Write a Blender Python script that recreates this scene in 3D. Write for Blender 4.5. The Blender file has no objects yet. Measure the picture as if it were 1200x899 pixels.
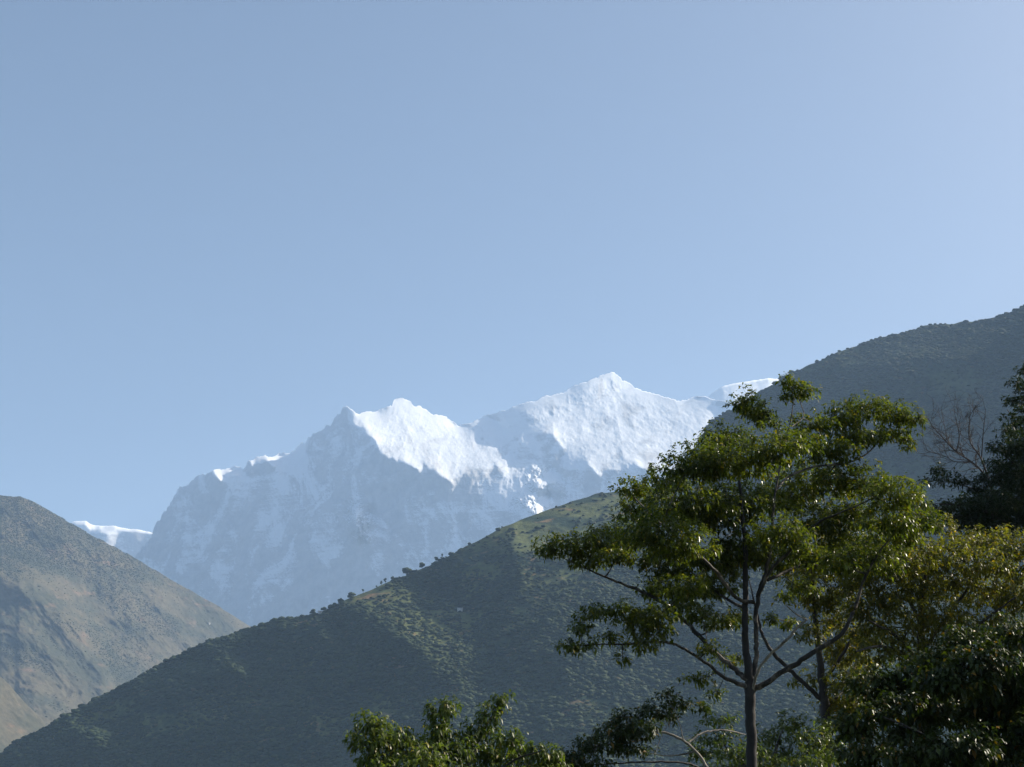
import bpy, math, random
import numpy as np
from mathutils import Vector

random.seed(7)
rng = np.random.default_rng(7)
scene = bpy.context.scene
R = math.radians

# ------------------------------------------------------------------ camera, sky, sun, exposure
PW, PH = 1200.0, 899.0
HFOV = R(40)
FPX = PW / 2 / math.tan(HFOV / 2)
CAM = np.array((0.0, 0.0, 1.7))
PITCH = math.atan((950 - PH / 2) / FPX)
cd = bpy.data.cameras.new('camera')
cam = bpy.data.objects.new('camera', cd)
scene.collection.objects.link(cam)
cam.location = CAM
cam.rotation_euler = (R(90) + PITCH, 0, 0)
cd.sensor_width = 36
cd.angle = HFOV
cd.clip_start = 0.5
cd.clip_end = 200000
scene.camera = cam

SUN_AZ, SUN_EL = 68.0, 34.0      # azimuth to the right of the view direction (+Y)
world = bpy.data.worlds.new('World')
scene.world = world
world.use_nodes = True
wn = world.node_tree
wn.nodes.clear()
sky = wn.nodes.new('ShaderNodeTexSky')
sky.sky_type = 'NISHITA'
sky.sun_disc = False
sky.sun_elevation = R(SUN_EL)
sky.sun_rotation = R(SUN_AZ)
sky.altitude = 800
sky.air_density = 1.0
sky.dust_density = 4.5
sky.ozone_density = 0.7
bg = wn.nodes.new('ShaderNodeBackground')
bg.inputs['Strength'].default_value = 0.055
wo = wn.nodes.new('ShaderNodeOutputWorld')
wn.links.new(sky.outputs[0], bg.inputs[0])
wn.links.new(bg.outputs[0], wo.inputs[0])

sl = bpy.data.lights.new('sun', 'SUN')
sl.energy = 5.0
sl.angle = R(0.53)
sl.color = (1.0, 0.91, 0.77)
sun = bpy.data.objects.new('sun', sl)
scene.collection.objects.link(sun)
SDIR = Vector((math.sin(R(SUN_AZ)) * math.cos(R(SUN_EL)), math.cos(R(SUN_AZ)) * math.cos(R(SUN_EL)), math.sin(R(SUN_EL))))
sun.rotation_euler = SDIR.to_track_quat('Z', 'Y').to_euler()

scene.view_settings.view_transform = 'Standard'
scene.view_settings.look = 'None'
scene.view_settings.gamma = 1
scene.view_settings.use_curve_mapping = False
scene.view_settings.exposure = 1.1
scene.render.engine = 'CYCLES'
scene.render.filter_size = 2.5
scene.cycles.max_bounces = 6
scene.cycles.diffuse_bounces = 3
scene.cycles.glossy_bounces = 2
scene.cycles.transmission_bounces = 4
scene.cycles.volume_bounces = 1
scene.cycles.use_denoising = True

HAZE_DENSITY = 4.4e-5
HAZE_COLOR = (0.43, 0.645, 0.98, 1)
HAZE_ANISO = 0.1

# ------------------------------------------------------------------ helpers
def at(px, py, Y):
    """world points on the rays of photograph positions at distance Y along the valley (arrays allowed)"""
    px, py, Y = np.broadcast_arrays(np.asarray(px, float), np.asarray(py, float), np.asarray(Y, float))
    x = (px - PW / 2) / FPX
    v = (PH / 2 - py) / FPX
    c, s = math.cos(PITCH), math.sin(PITCH)
    dy = c - v * s
    dz = s + v * c
    k = Y / dy
    return np.stack((CAM[0] + x * k, CAM[1] + Y, CAM[2] + dz * k), -1)

def _hash(ix, iy, iz, seed):
    h = (ix.astype(np.uint32) * np.uint32(374761393) + iy.astype(np.uint32) * np.uint32(668265263)
         + iz.astype(np.uint32) * np.uint32(2147483647) + np.uint32(seed * 974634777 % 4294967296))
    h = (h ^ (h >> np.uint32(13))) * np.uint32(1274126177)
    h = h ^ (h >> np.uint32(16))
    return (h & np.uint32(0xffffff)).astype(np.float64) / float(0xffffff) * 2 - 1

def noise(p, seed=0):
    """value noise in -1..1"""
    with np.errstate(over='ignore'):
        f = np.floor(p)
        t = p - f
        t = t * t * t * (t * (t * 6 - 15) + 10)
        i = f.astype(np.int64)
        out = 0
        for a in (0, 1):
            wx = t[..., 0] if a else 1 - t[..., 0]
            for b in (0, 1):
                wy = t[..., 1] if b else 1 - t[..., 1]
                for c in (0, 1):
                    wz = t[..., 2] if c else 1 - t[..., 2]
                    out = out + wx * wy * wz * _hash(i[..., 0] + a, i[..., 1] + b, i[..., 2] + c, seed)
    return out

def fbm(p, octaves=5, gain=0.5, lac=2.03, seed=0, ridged=False):
    s, a, n = 0, 1.0, 0.0
    for k in range(octaves):
        v = noise(p + 17.3 * k, seed + k)
        if ridged:
            v = 1 - 2 * np.abs(v)
        s = s + a * v
        n += a
        a *= gain
        p = p * lac
    return s / n

def interp(knots, x):
    k = np.array(sorted(knots), float)
    return np.interp(x, k[:, 0], k[:, 1])

def link_mesh(name, verts, faces_flat, loop_tot, mat, parent=None, smooth=False):
    """verts (N,3), faces as flat index array with loop totals"""
    me = bpy.data.meshes.new(name)
    verts = np.ascontiguousarray(verts, np.float32)
    faces_flat = np.ascontiguousarray(faces_flat, np.int32).ravel()
    loop_tot = np.ascontiguousarray(loop_tot, np.int32)
    me.vertices.add(len(verts))
    me.vertices.foreach_set('co', verts.ravel())
    me.loops.add(len(faces_flat))
    me.loops.foreach_set('vertex_index', faces_flat)
    me.polygons.add(len(loop_tot))
    ls = np.zeros(len(loop_tot), np.int32)
    ls[1:] = np.cumsum(loop_tot)[:-1]
    me.polygons.foreach_set('loop_start', ls)
    me.polygons.foreach_set('loop_total', loop_tot)
    if smooth:
        me.polygons.foreach_set('use_smooth', np.ones(len(loop_tot), bool))
    me.update(calc_edges=True)
    me.validate()
    if mat:
        me.materials.append(mat)
    o = bpy.data.objects.new(name, me)
    scene.collection.objects.link(o)
    if parent:
        o.parent = parent
    return o

def thing(name, label, cat, loc=(0, 0, 0), group=None):
    o = bpy.data.objects.new(name, None)
    o.empty_display_size = 0.5
    scene.collection.objects.link(o)
    o.location = loc
    o['label'] = label
    o['category'] = cat
    if group:
        o['group'] = group
    return o

# ------------------------------------------------------------------ materials
def new_mat(name):
    m = bpy.data.materials.new(name)
    m.use_nodes = True
    nt = m.node_tree
    nt.nodes.clear()
    out = nt.nodes.new('ShaderNodeOutputMaterial')
    return m, nt, out

def nd(nt, t, **kw):
    n = nt.nodes.new(t)
    for k, v in kw.items():
        setattr(n, k, v)
    return n

def ramp(nt, fac, stops, interp_='LINEAR'):
    n = nt.nodes.new('ShaderNodeValToRGB')
    n.color_ramp.interpolation = interp_
    e = n.color_ramp.elements
    while len(e) < len(stops):
        e.new(0.5)
    for i, (p, c) in enumerate(stops):
        e[i].position = p
        e[i].color = (*c, 1) if len(c) == 3 else c
    nt.links.new(fac, n.inputs[0])
    return n

def pnoise(nt, scale, detail=6, rough=0.55, squash=(1, 1, 1)):
    g = nd(nt, 'ShaderNodeNewGeometry')
    mp = nd(nt, 'ShaderNodeMapping')
    mp.inputs['Scale'].default_value = tuple(scale * s for s in squash)
    nt.links.new(g.outputs['Position'], mp.inputs[0])
    n = nd(nt, 'ShaderNodeTexNoise')
    n.inputs['Scale'].default_value = 1
    n.inputs['Detail'].default_value = detail
    n.inputs['Roughness'].default_value = rough
    nt.links.new(mp.outputs[0], n.inputs['Vector'])
    return n

def mix_col(nt, fac, a, b, mode='MIX'):
    n = nd(nt, 'ShaderNodeMix', data_type='RGBA', blend_type=mode)
    for sock, v in ((n.inputs['Factor'], fac), (n.inputs[6], a), (n.inputs[7], b)):
        if isinstance(v, bpy.types.NodeSocket):
            nt.links.new(v, sock)
        else:
            sock.default_value = v if not isinstance(v, tuple) or len(v) == 4 else (*v, 1)
    return n.outputs[2]

def hill_mat(name, wood, grass, earth, earth_pos, sc=1 / 260):
    m, nt, out = new_mat(name)
    b = nd(nt, 'ShaderNodeBsdfPrincipled')
    b.inputs['Roughness'].default_value = 0.9
    b.inputs['Specular IOR Level'].default_value = 0.1
    n1 = pnoise(nt, sc, 8, 0.62, (1, 1, 1.6))
    n2 = pnoise(nt, sc * 2.3, 8, 0.65, (1, 1, 2.5))
    n3 = pnoise(nt, sc * 14, 5, 0.7)
    f1 = ramp(nt, n1.outputs[0], ((0.42, (0, 0, 0)), (0.56, (1, 1, 1))))
    f2 = ramp(nt, n2.outputs[0], ((earth_pos, (0, 0, 0)), (earth_pos + 0.1, (1, 1, 1))))
    c = mix_col(nt, f1.outputs[0], wood, grass)
    c = mix_col(nt, f2.outputs[0], c, earth)
    v = ramp(nt, n3.outputs[0], ((0.3, (0.55, 0.55, 0.55)), (0.7, (1.25, 1.25, 1.25))))
    c = mix_col(nt, 1.0, c, v.outputs[0], 'MULTIPLY')
    nt.links.new(c, b.inputs['Base Color'])
    bp = nd(nt, 'ShaderNodeBump')
    bp.inputs['Strength'].default_value = 0.7
    bp.inputs['Distance'].default_value = 6.0
    nt.links.new(n3.outputs[0], bp.inputs['Height'])
    nt.links.new(bp.outputs[0], b.inputs['Normal'])
    nt.links.new(b.outputs[0], out.inputs[0])
    return m

def snow_mat():
    m, nt, out = new_mat('snow_and_rock')
    b = nd(nt, 'ShaderNodeBsdfPrincipled')
    b.inputs['Roughness'].default_value = 0.75
    b.inputs['Specular IOR Level'].default_value = 0.2
    g = nd(nt, 'ShaderNodeNewGeometry')
    sx = nd(nt, 'ShaderNodeSeparateXYZ')
    nt.links.new(g.outputs['True Normal'], sx.inputs[0])
    sp = nd(nt, 'ShaderNodeSeparateXYZ')
    nt.links.new(g.outputs['Position'], sp.inputs[0])
    n1 = pnoise(nt, 1 / 420, 8, 0.60, (1, 0.12, 0.55))
    n1.inputs['Distortion'].default_value = 1.3
    # rock where steep and where the noise says so, a little more low down
    a = nd(nt, 'ShaderNodeMath', operation='MULTIPLY')
    nt.links.new(sx.outputs[2], a.inputs[0]); a.inputs[1].default_value = -0.36
    s = nd(nt, 'ShaderNodeMath', operation='ADD')
    nt.links.new(a.outputs[0], s.inputs[0]); nt.links.new(n1.outputs[0], s.inputs[1])
    h = nd(nt, 'ShaderNodeMapRange')
    nt.links.new(sp.outputs[2], h.inputs[0])
    h.inputs[1].default_value = 1800; h.inputs[2].default_value = 4400
    h.inputs[3].default_value = 0.10; h.inputs[4].default_value = -0.02
    s2 = nd(nt, 'ShaderNodeMath', operation='ADD')
    nt.links.new(s.outputs[0], s2.inputs[0]); nt.links.new(h.outputs[0], s2.inputs[1])
    rock = ramp(nt, s2.outputs[0], ((0.30, (0, 0, 0)), (0.40, (0.9, 0.9, 0.9))))
    n2 = pnoise(nt, 1 / 90, 6, 0.6)
    rc = ramp(nt, n2.outputs[0], ((0.3, (0.42, 0.42, 0.42)), (0.7, (0.60, 0.58, 0.56))))
    c = mix_col(nt, rock.outputs[0], (0.86, 0.87, 0.88), rc.outputs[0])
    nt.links.new(c, b.inputs['Base Color'])
    nt.links.new(b.outputs[0], out.inputs[0])
    return m

def leaf_mat(name, dark, light, yellow, gloss=0.38, trans=0.35, yfrac=0.94):
    m, nt, out = new_mat(name)
    g = nd(nt, 'ShaderNodeNewGeometry')
    rc = ramp(nt, g.outputs['Random Per Island'], ((0.0, dark), (0.7, light), (yfrac, light), (min(0.995, yfrac + 0.03), yellow)))
    n = pnoise(nt, 0.45, 3, 0.5)
    v = ramp(nt, n.outputs[0], ((0.35, (0.7, 0.75, 0.7)), (0.65, (1.2, 1.15, 1.0))))
    c = mix_col(nt, 1.0, rc.outputs[0], v.outputs[0], 'MULTIPLY')
    b = nd(nt, 'ShaderNodeBsdfPrincipled')
    b.inputs['Roughness'].default_value = gloss
    b.inputs['Specular IOR Level'].default_value = 0.34
    nt.links.new(c, b.inputs['Base Color'])
    t = nd(nt, 'ShaderNodeBsdfTranslucent')
    tc = mix_col(nt, 1.0, c, (1.5, 1.7, 0.6), 'MULTIPLY')
    nt.links.new(tc, t.inputs[0])
    mx = nd(nt, 'ShaderNodeMixShader')
    mx.inputs[0].default_value = trans
    nt.links.new(b.outputs[0], mx.inputs[1]); nt.links.new(t.outputs[0], mx.inputs[2])
    nt.links.new(mx.outputs[0], out.inputs[0])
    return m

def canopy_mat(name, dark, light, tan):
    m, nt, out = new_mat(name)
    g = nd(nt, 'ShaderNodeNewGeometry')
    rc = ramp(nt, g.outputs['Random Per Island'], ((0.0, dark), (0.75, light), (0.97, light), (1.0, tan)))
    n = pnoise(nt, 1 / 4.0, 5, 0.7)
    v = ramp(nt, n.outputs[0], ((0.3, (0.6, 0.6, 0.6)), (0.7, (1.3, 1.3, 1.3))))
    c = mix_col(nt, 1.0, rc.outputs[0], v.outputs[0], 'MULTIPLY')
    b = nd(nt, 'ShaderNodeBsdfPrincipled')
    b.inputs['Roughness'].default_value = 0.8
    b.inputs['Specular IOR Level'].default_value = 0.15
    nt.links.new(c, b.inputs['Base Color'])
    bp = nd(nt, 'ShaderNodeBump')
    bp.inputs['Strength'].default_value = 0.8
    bp.inputs['Distance'].default_value = 1.5
    nt.links.new(n.outputs[0], bp.inputs['Height'])
    nt.links.new(bp.outputs[0], b.inputs['Normal'])
    nt.links.new(b.outputs[0], out.inputs[0])
    return m

def bark_mat(name, dark, pale, amount=0.55, sc=2.2):
    m, nt, out = new_mat(name)
    b = nd(nt, 'ShaderNodeBsdfPrincipled')
    b.inputs['Roughness'].default_value = 0.75
    n1 = pnoise(nt, sc, 6, 0.65, (1, 1, 0.6))
    n2 = pnoise(nt, 26, 5, 0.6, (1, 1, 0.25))
    c = ramp(nt, n1.outputs[0], ((amount - 0.12, dark), (amount + 0.1, pale)))
    v = ramp(nt, n2.outputs[0], ((0.3, (0.6, 0.6, 0.6)), (0.7, (1.25, 1.25, 1.25))))
    cc = mix_col(nt, 1.0, c.outputs[0], v.outputs[0], 'MULTIPLY')
    nt.links.new(cc, b.inputs['Base Color'])
    bp = nd(nt, 'ShaderNodeBump')
    bp.inputs['Strength'].default_value = 0.6
    bp.inputs['Distance'].default_value = 0.02
    nt.links.new(n2.outputs[0], bp.inputs['Height'])
    nt.links.new(bp.outputs[0], b.inputs['Normal'])
    nt.links.new(b.outputs[0], out.inputs[0])
    return m

def plain_mat(name, col, rough=0.8, var=0.2, sc=1.0):
    m, nt, out = new_mat(name)
    b = nd(nt, 'ShaderNodeBsdfPrincipled')
    b.inputs['Roughness'].default_value = rough
    n = pnoise(nt, sc, 5, 0.6)
    lo, hi = 1 - var, 1 + var
    v = ramp(nt, n.outputs[0], ((0.3, (lo,) * 3), (0.7, (hi,) * 3)))
    c = mix_col(nt, 1.0, col, v.outputs[0], 'MULTIPLY')
    nt.links.new(c, b.inputs['Base Color'])
    nt.links.new(b.outputs[0], out.inputs[0])
    return m

M_snow = snow_mat()
M_mid = hill_mat('wooded_hill_ground', (0.020, 0.042, 0.024), (0.105, 0.122, 0.042), (0.24, 0.155, 0.08), 0.58, 1 / 170)
M_right = hill_mat('right_hill_ground', (0.030, 0.050, 0.022), (0.055, 0.075, 0.030), (0.13, 0.115, 0.06), 0.62, 1 / 260)
M_left = hill_mat('left_hill_ground', (0.058, 0.062, 0.040), (0.104, 0.092, 0.058), (0.17, 0.118, 0.078), 0.58, 1 / 380)
M_ground = hill_mat('valley_floor', (0.05, 0.06, 0.03), (0.09, 0.10, 0.04), (0.17, 0.13, 0.08), 0.58, 1 / 40)
M_canopy = canopy_mat('wood_canopy', (0.017, 0.034, 0.015), (0.038, 0.056, 0.019), (0.09, 0.075, 0.03))
M_canopy_dry = canopy_mat('dry_wood_canopy', (0.024, 0.038, 0.021), (0.060, 0.070, 0.038), (0.12, 0.09, 0.05))
M_leaf_main = leaf_mat('glossy_green_leaf', (0.032, 0.052, 0.008), (0.118, 0.136, 0.017), (0.22, 0.17, 0.02), 0.34, 0.40)
M_leaf_olive = leaf_mat('olive_leaf', (0.058, 0.064, 0.013), (0.150, 0.142, 0.026), (0.26, 0.17, 0.02), 0.42, 0.45, 0.93)
M_leaf_dark = leaf_mat('dark_leaf', (0.012, 0.024, 0.010), (0.028, 0.046, 0.016), (0.05, 0.05, 0.02), 0.55, 0.2)
M_leaf_broad = leaf_mat('deep_green_leaf', (0.015, 0.028, 0.006), (0.050, 0.068, 0.011), (0.24, 0.13, 0.02), 0.46, 0.28, 0.96)
M_leaf_light = leaf_mat('fresh_green_leaf', (0.045, 0.065, 0.016), (0.095, 0.125, 0.030), (0.20, 0.17, 0.03), 0.4, 0.4)
M_bark = bark_mat('grey_bark', (0.018, 0.014, 0.011), (0.075, 0.060, 0.046), 0.66)
M_bark_limb = bark_mat('mottled_sunlit_bark', (0.022, 0.018, 0.014), (0.24, 0.20, 0.155), 0.60)  # mottled; pale tone stands in for sun on the limbs, trunk stays dark
M_bark_dark = bark_mat('dark_bark', (0.028, 0.022, 0.017), (0.08, 0.066, 0.052), 0.6)
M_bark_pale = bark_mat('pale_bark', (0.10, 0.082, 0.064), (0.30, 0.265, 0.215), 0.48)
M_bark_red = bark_mat('reddish_bare_twig', (0.010, 0.008, 0.008), (0.020, 0.016, 0.015), 0.55)
M_white = plain_mat('whitewash', (0.66, 0.65, 0.61), 0.85, 0.12, 0.5)
M_roof = plain_mat('tin_roof', (0.32, 0.31, 0.30), 0.5, 0.2, 0.5)
M_wood = plain_mat('door_timber', (0.10, 0.06, 0.035), 0.7, 0.2, 2)

# ------------------------------------------------------------------ terrain sheets
def sheet(name, mat, px, sky_py, Y_sky, bot_py, nrow, slope_fn, disp_fn=None, back_slope=0.75, back_rows=36, power=1.0, smooth_cols=0, Y_fn=None):
    """A hill as a real surface.  Columns run from the crest down to the valley; slope_fn gives the run per
    metre of fall, so gentle shelves and steep faces come out at their true depth.  A back slope closes it."""
    npx = len(px)
    t = np.linspace(0, 1, nrow)[:, None] ** power
    PY = sky_py[None, :] + (bot_py - sky_py[None, :]) * t
    PX = np.broadcast_to(px[None, :], PY.shape)
    g = slope_fn(PX, PY)
    mpp = Y_sky[None, :] / FPX
    dpy = np.diff(PY, axis=0)
    step = 0.5 * (g[1:] + g[:-1]) * dpy * mpp
    Y = np.empty_like(PY)
    Y[0] = Y_sky
    Y[1:] = Y_sky[None, :] - np.cumsum(step, axis=0)
    if smooth_cols:
        k = np.ones(2 * smooth_cols + 1) / (2 * smooth_cols + 1)
        for _ in range(2):
            Y = np.stack([np.convolve(np.pad(row, smooth_cols, mode='edge'), k, 'valid') for row in Y])
    if Y_fn is not None:
        Y = Y_fn(PX, PY)
    P = at(PX, PY, Y)
    if disp_fn is not None:
        P = disp_fn(P, PX, PY, t)
    # back slope
    top = P[0]
    fall = np.linspace(0, 1, back_rows + 1)[1:][::-1] ** 1.5
    zb = top[:, 2][None, :] * (1 - fall[:, None]) - 30 * fall[:, None]
    dz = top[:, 2][None, :] - zb
    B = np.empty((back_rows, npx, 3))
    dirx = top[:, 0] / np.maximum(top[:, 1], 1)
    B[..., 1] = top[:, 1][None, :] + dz / back_slope
    B[..., 0] = top[:, 0][None, :] + dirx[None, :] * dz / back_slope
    B[..., 2] = zb
    nb = noise(B / 300.0, 5)
    B[..., 2] += nb * 60 * np.minimum(1, dz / 400)
    V = np.concatenate((B, P), 0)
    nr = V.shape[0]
    idx = np.arange(nr * npx).reshape(nr, npx)
    q = np.stack((idx[:-1, :-1], idx[1:, :-1], idx[1:, 1:], idx[:-1, 1:]), -1).reshape(-1, 4)
    o = link_mesh(name, V.reshape(-1, 3), q, np.full(len(q), 4), mat, smooth=True)
    o['kind'] = 'structure'
    return P, PX, PY

def blur(a, n, times=2):
    k = 2 * n + 1
    for _ in range(times):
        for ax in (0, 1):
            p = np.pad(a, [(n + 1, n) if i == ax else (0, 0) for i in (0, 1)], mode='edge')
            c = np.cumsum(p, axis=ax)
            a = (np.take(c, range(k, c.shape[ax]), axis=ax) - np.take(c, range(0, c.shape[ax] - k), axis=ax)) / k
    return a

def in_poly(x, y, poly):
    r = np.zeros(x.shape, bool)
    n = len(poly)
    for i in range(n):
        x0, y0 = poly[i]
        x1, y1 = poly[(i + 1) % n]
        if y0 == y1:
            continue
        c = ((y0 > y) != (y1 > y)) & (x < (x1 - x0) * (y - y0) / (y1 - y0) + x0)
        r ^= c
    return r

# --- ground
gx = np.concatenate((-np.geomspace(40000, 20, 60), np.linspace(-15, 15, 7), np.geomspace(20, 40000, 60)))
gy = np.concatenate((-np.geomspace(9000, 20, 40), np.linspace(-15, 80, 20), np.geomspace(90, 44000, 90)))
GX, GY = np.meshgrid(gx, gy)
GZ = noise(np.stack((GX / 60, GY / 60, GX * 0), -1), 3) * np.clip(np.hypot(GX, GY) / 400, 0.02, 1) * 4
GZ = np.where(np.hypot(GX, GY) < 100, GZ * 0.3, GZ) - 0.1
idx = np.arange(GX.size).reshape(GX.shape)
q = np.stack((idx[:-1, :-1], idx[:-1, 1:], idx[1:, 1:], idx[1:, :-1]), -1).reshape(-1, 4)
ground = link_mesh('valley_ground', np.stack((GX, GY, GZ), -1).reshape(-1, 3), q, np.full(len(q), 4), M_ground, smooth=True)
ground['kind'] = 'structure'

# --- snow mountain: crest line and the snow shelves on it
SNOW_SKY = [(60, 720), (120, 690), (150, 668), (168, 645), (180, 622), (192, 600), (203, 583), (216, 569), (235, 557), (250, 552), (262, 550), (284, 547),
            (291, 541), (312, 535), (340, 530), (352, 521), (370, 506), (385, 499), (398, 486), (405, 477), (413, 480), (421, 484), (440, 483),
            (450, 478), (458, 473), (461, 468), (467, 466), (474, 466), (481, 469), (489, 476), (498, 480), (505, 484), (515, 487), (523, 488), (530, 494), (537, 499),
            (548, 496), (565, 489), (600, 478), (620, 472), (640, 464), (660, 458), (672, 452), (690, 447), (706, 440), (718, 436), (724, 439),
            (733, 447), (742, 453), (755, 458), (765, 461), (785, 467), (802, 470), (809, 466), (818, 464), (835, 467), (860, 474), (900, 490),
            (960, 510), (1100, 560), (1300, 640)]
LIT = [
    [(404, 474), (420, 480), (440, 480), (458, 470), (467, 462), (482, 465), (505, 480), (525, 486), (537, 495), (560, 488), (585, 496), (600, 503), (606, 520), (600, 530),
     (603, 540), (598, 547), (587, 556), (582, 553), (580, 542), (565, 545), (548, 553), (527, 561), (515, 554), (500, 547), (493, 558), (479, 544), (455, 538), (440, 521), (425, 501)],
    [(590, 480), (600, 474), (640, 460), (690, 442), (718, 430), (740, 448), (765, 456), (805, 462), (840, 460), (850, 500), (830, 522), (800, 533), (782, 540), (765, 552),
     (752, 546), (738, 541), (722, 546), (706, 556), (692, 550), (682, 543), (668, 547), (652, 552), (650, 535), (658, 520), (650, 508), (632, 512), (612, 520), (603, 505)],
    [(615, 580), (630, 566), (645, 553), (653, 546), (651, 560), (638, 573), (624, 583)],
    [(615, 608), (619, 592), (628, 583), (640, 581), (650, 585), (646, 594), (635, 602)],
    [(424, 595), (431, 601), (434, 611), (428, 621), (419, 629), (421, 614)],
    [(250, 548), (262, 546), (286, 543), (280, 554), (268, 557), (258, 555)],
    [(290, 537), (310, 531), (341, 526), (335, 535), (322, 545), (314, 539), (300, 546), (292, 554)],
]
MX0, MX1 = 60, 1000
mpx = np.linspace(MX0, MX1, 1180)
nrow_m = 460
msky = interp(SNOW_SKY, mpx)
tt = fbm(np.stack((mpx / 11, mpx * 0, mpx * 0), -1), 4, 0.75, seed=41) * np.where(mpx < 400, 4.0, 2.6) * (1 + np.abs(np.gradient(msky, mpx)) * 1.6)
msky = msky + tt
mY = np.full(mpx.shape, 15000.0)

def integrate(gx, gy, w=1.0):
    """surface whose slopes come closest to gx (along columns) and gy (along rows): one Poisson solve"""
    h, wd = gx.shape
    f = np.zeros((h, wd))
    f[:, :-1] += gx[:, :-1] * w; f[:, 1:] -= gx[:, :-1] * w
    f[:-1] += gy[:-1]; f[1:] -= gy[:-1]
    m = np.block([[f, f[:, ::-1]], [f[::-1], f[::-1, ::-1]]])
    F = np.fft.rfft2(m)
    ky = 2 - 2 * np.cos(2 * np.pi * np.fft.fftfreq(2 * h))[:, None]
    kx = 2 - 2 * np.cos(2 * np.pi * np.arange(F.shape[1]) / (2 * wd))[None, :]
    D = ky + w * kx
    D[0, 0] = 1
    F = F / D
    F[0, 0] = 0
    return np.fft.irfft2(F, s=m.shape)[:h, :wd] * -1

# The massif is described by how its faces lie: shelves and sun-side faces hold snow in the light, the
# rest is steep and turned away to the left.  The faces are then joined into one surface.
SY0, SY1 = 420, 800
sgx = np.arange(MX0, MX1 + 1, 1.0)
sgy = np.arange(SY0, SY1 + 1, 1.0)
SX, SYY = np.meshgrid(sgx, sgy)
w3 = np.stack((SX / 16, SYY / 16, SX * 0), -1)
wx = SX + fbm(w3, 5, 0.62, seed=11) * 10
wy = SYY + fbm(w3, 5, 0.62, seed=23) * 12
Lm = np.zeros(SX.shape)
for poly in LIT:
    Lm = np.maximum(Lm, in_poly(wx, wy, poly) * (1.3 if len(poly) > 14 else 3.2))
Lm = blur(Lm, 1, 2)
st = fbm(np.stack(((SX + 2.4 * SYY) / 100, (SYY + SX * 0.42) / 8.0, SX * 0), -1), 5, 0.6, seed=31)
dome = np.clip((SX - 540) / 60, 0, 1) * np.clip((850 - SX) / 60, 0.2, 1)
Lm = Lm * (1 - dome * np.clip(st * 2.0 + 0.02, 0, 0.80))
crag = fbm(np.stack((SX / 13, SYY / 17, SX * 0), -1), 6, 0.8, seed=33) * 1.6
flute = fbm(np.stack(((SX + 0.5 * SYY) / 9, SYY / 45, SX * 0), -1), 4, 0.6, seed=35)
EDGE = np.clip(1.35 - 1.15 * blur(np.minimum(Lm, 1), 7), 0.45, 1)
crag = crag * (1 - Lm.clip(0, 1) + EDGE * Lm.clip(0, 1))
turn = interp([(60, -0.55), (400, -0.50), (600, -0.42), (660, -0.30), (800, -0.15), (1000, -0.1)], SX)
big = fbm(np.stack(((SX + 0.8 * SYY) / 60, (SYY - 0.5 * SX) / 170, SX * 0), -1), 3, 0.55, seed=37)
s_x = 0.75 * big * (1 - np.minimum(Lm, 1)) + turn * (1 - Lm) + 0.66 * Lm + 0.25 * crag + 0.5 * flute * (1 - 0.85 * np.minimum(Lm, 1))
s_y = 0.62 * (1 - Lm) + 2.1 * Lm + crag * (0.05 + 0.6 * Lm)
MPX = 14900 / FPX
FIELD = integrate(s_x * MPX, -s_y * MPX, 0.8)
FIELD -= FIELD[int(466 - SY0), int(467 - MX0)]

def make_field(x0, x1, y0, y1, step, polys, warp, wsz, lit, shade, rough, mpp, seed, anchor):
    """like the massif: faces inside polys lie towards the sun, the rest turns away; joined into one surface"""
    ax = np.arange(x0, x1 + 1, step, dtype=float)
    ay = np.arange(y0, y1 + 1, step, dtype=float)
    X, Yg = np.meshgrid(ax, ay)
    w = np.stack((X / wsz, Yg / wsz, X * 0), -1)
    wx_ = X + fbm(w, 5, 0.62, seed=seed) * warp
    wy_ = Yg + fbm(w, 5, 0.62, seed=seed + 12) * warp
    L = np.zeros(X.shape)
    for k, poly in polys:
        ip = in_poly(wx_, wy_, poly)
        if k > 0:
            k *= 2.4 if len(poly) < 7 else 1.3
        L = np.maximum(L, k * ip) if k > 0 else np.where(ip & (L <= 0), k, L)
    L = blur(L, max(1, int(3 / step)), 2)
    cr = fbm(np.stack((X / (wsz * 1.2), Yg / wsz, X * 0), -1), 5, 0.6, seed=seed + 24)
    cr2 = fbm(np.stack(((X + 0.4 * Yg) / (wsz * 1.0), Yg / (wsz * 4), X * 0), -1), 4, 0.6, seed=seed + 36)
    sx_ = shade[0] * (1 - L) + lit[0] * L + rough * (cr * 0.6 + cr2)
    sy_ = shade[1] * (1 - L) + lit[1] * L + rough * cr * 0.5
    Fd = integrate(sx_ * mpp * step, -sy_ * mpp * step, 0.8)
    Fd -= Fd[int((anchor[1] - y0) / step), int((anchor[0] - x0) / step)]
    def look(PX, PY):
        x = np.clip((PX - x0) / step, 0, len(ax) - 1.001); y = np.clip((PY - y0) / step, 0, len(ay) - 1.001)
        i, j = x.astype(int), y.astype(int)
        u, v = x - i, y - j
        return (Fd[j, i] * (1 - u) + Fd[j, i + 1] * u) * (1 - v) + (Fd[j + 1, i] * (1 - u) + Fd[j + 1, i + 1] * u) * v
    return look

LSM = np.minimum(blur(np.minimum(Lm, 1), 3), 1)
def lit_at(PX, PY):
    return LSM[np.clip(np.round(PY - SY0), 0, len(sgy) - 1).astype(int), np.clip(np.round(PX - MX0), 0, len(sgx) - 1).astype(int)]

def snow_field(PX, PY):
    x = np.clip(PX - MX0, 0, len(sgx) - 1.001); y = np.clip(PY - SY0, 0, len(sgy) - 1.001)
    i, j = x.astype(int), y.astype(int)
    u, v = x - i, y - j
    return (FIELD[j, i] * (1 - u) + FIELD[j, i + 1] * u) * (1 - v) + (FIELD[j + 1, i] * (1 - u) + FIELD[j + 1, i + 1] * u) * v

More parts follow.
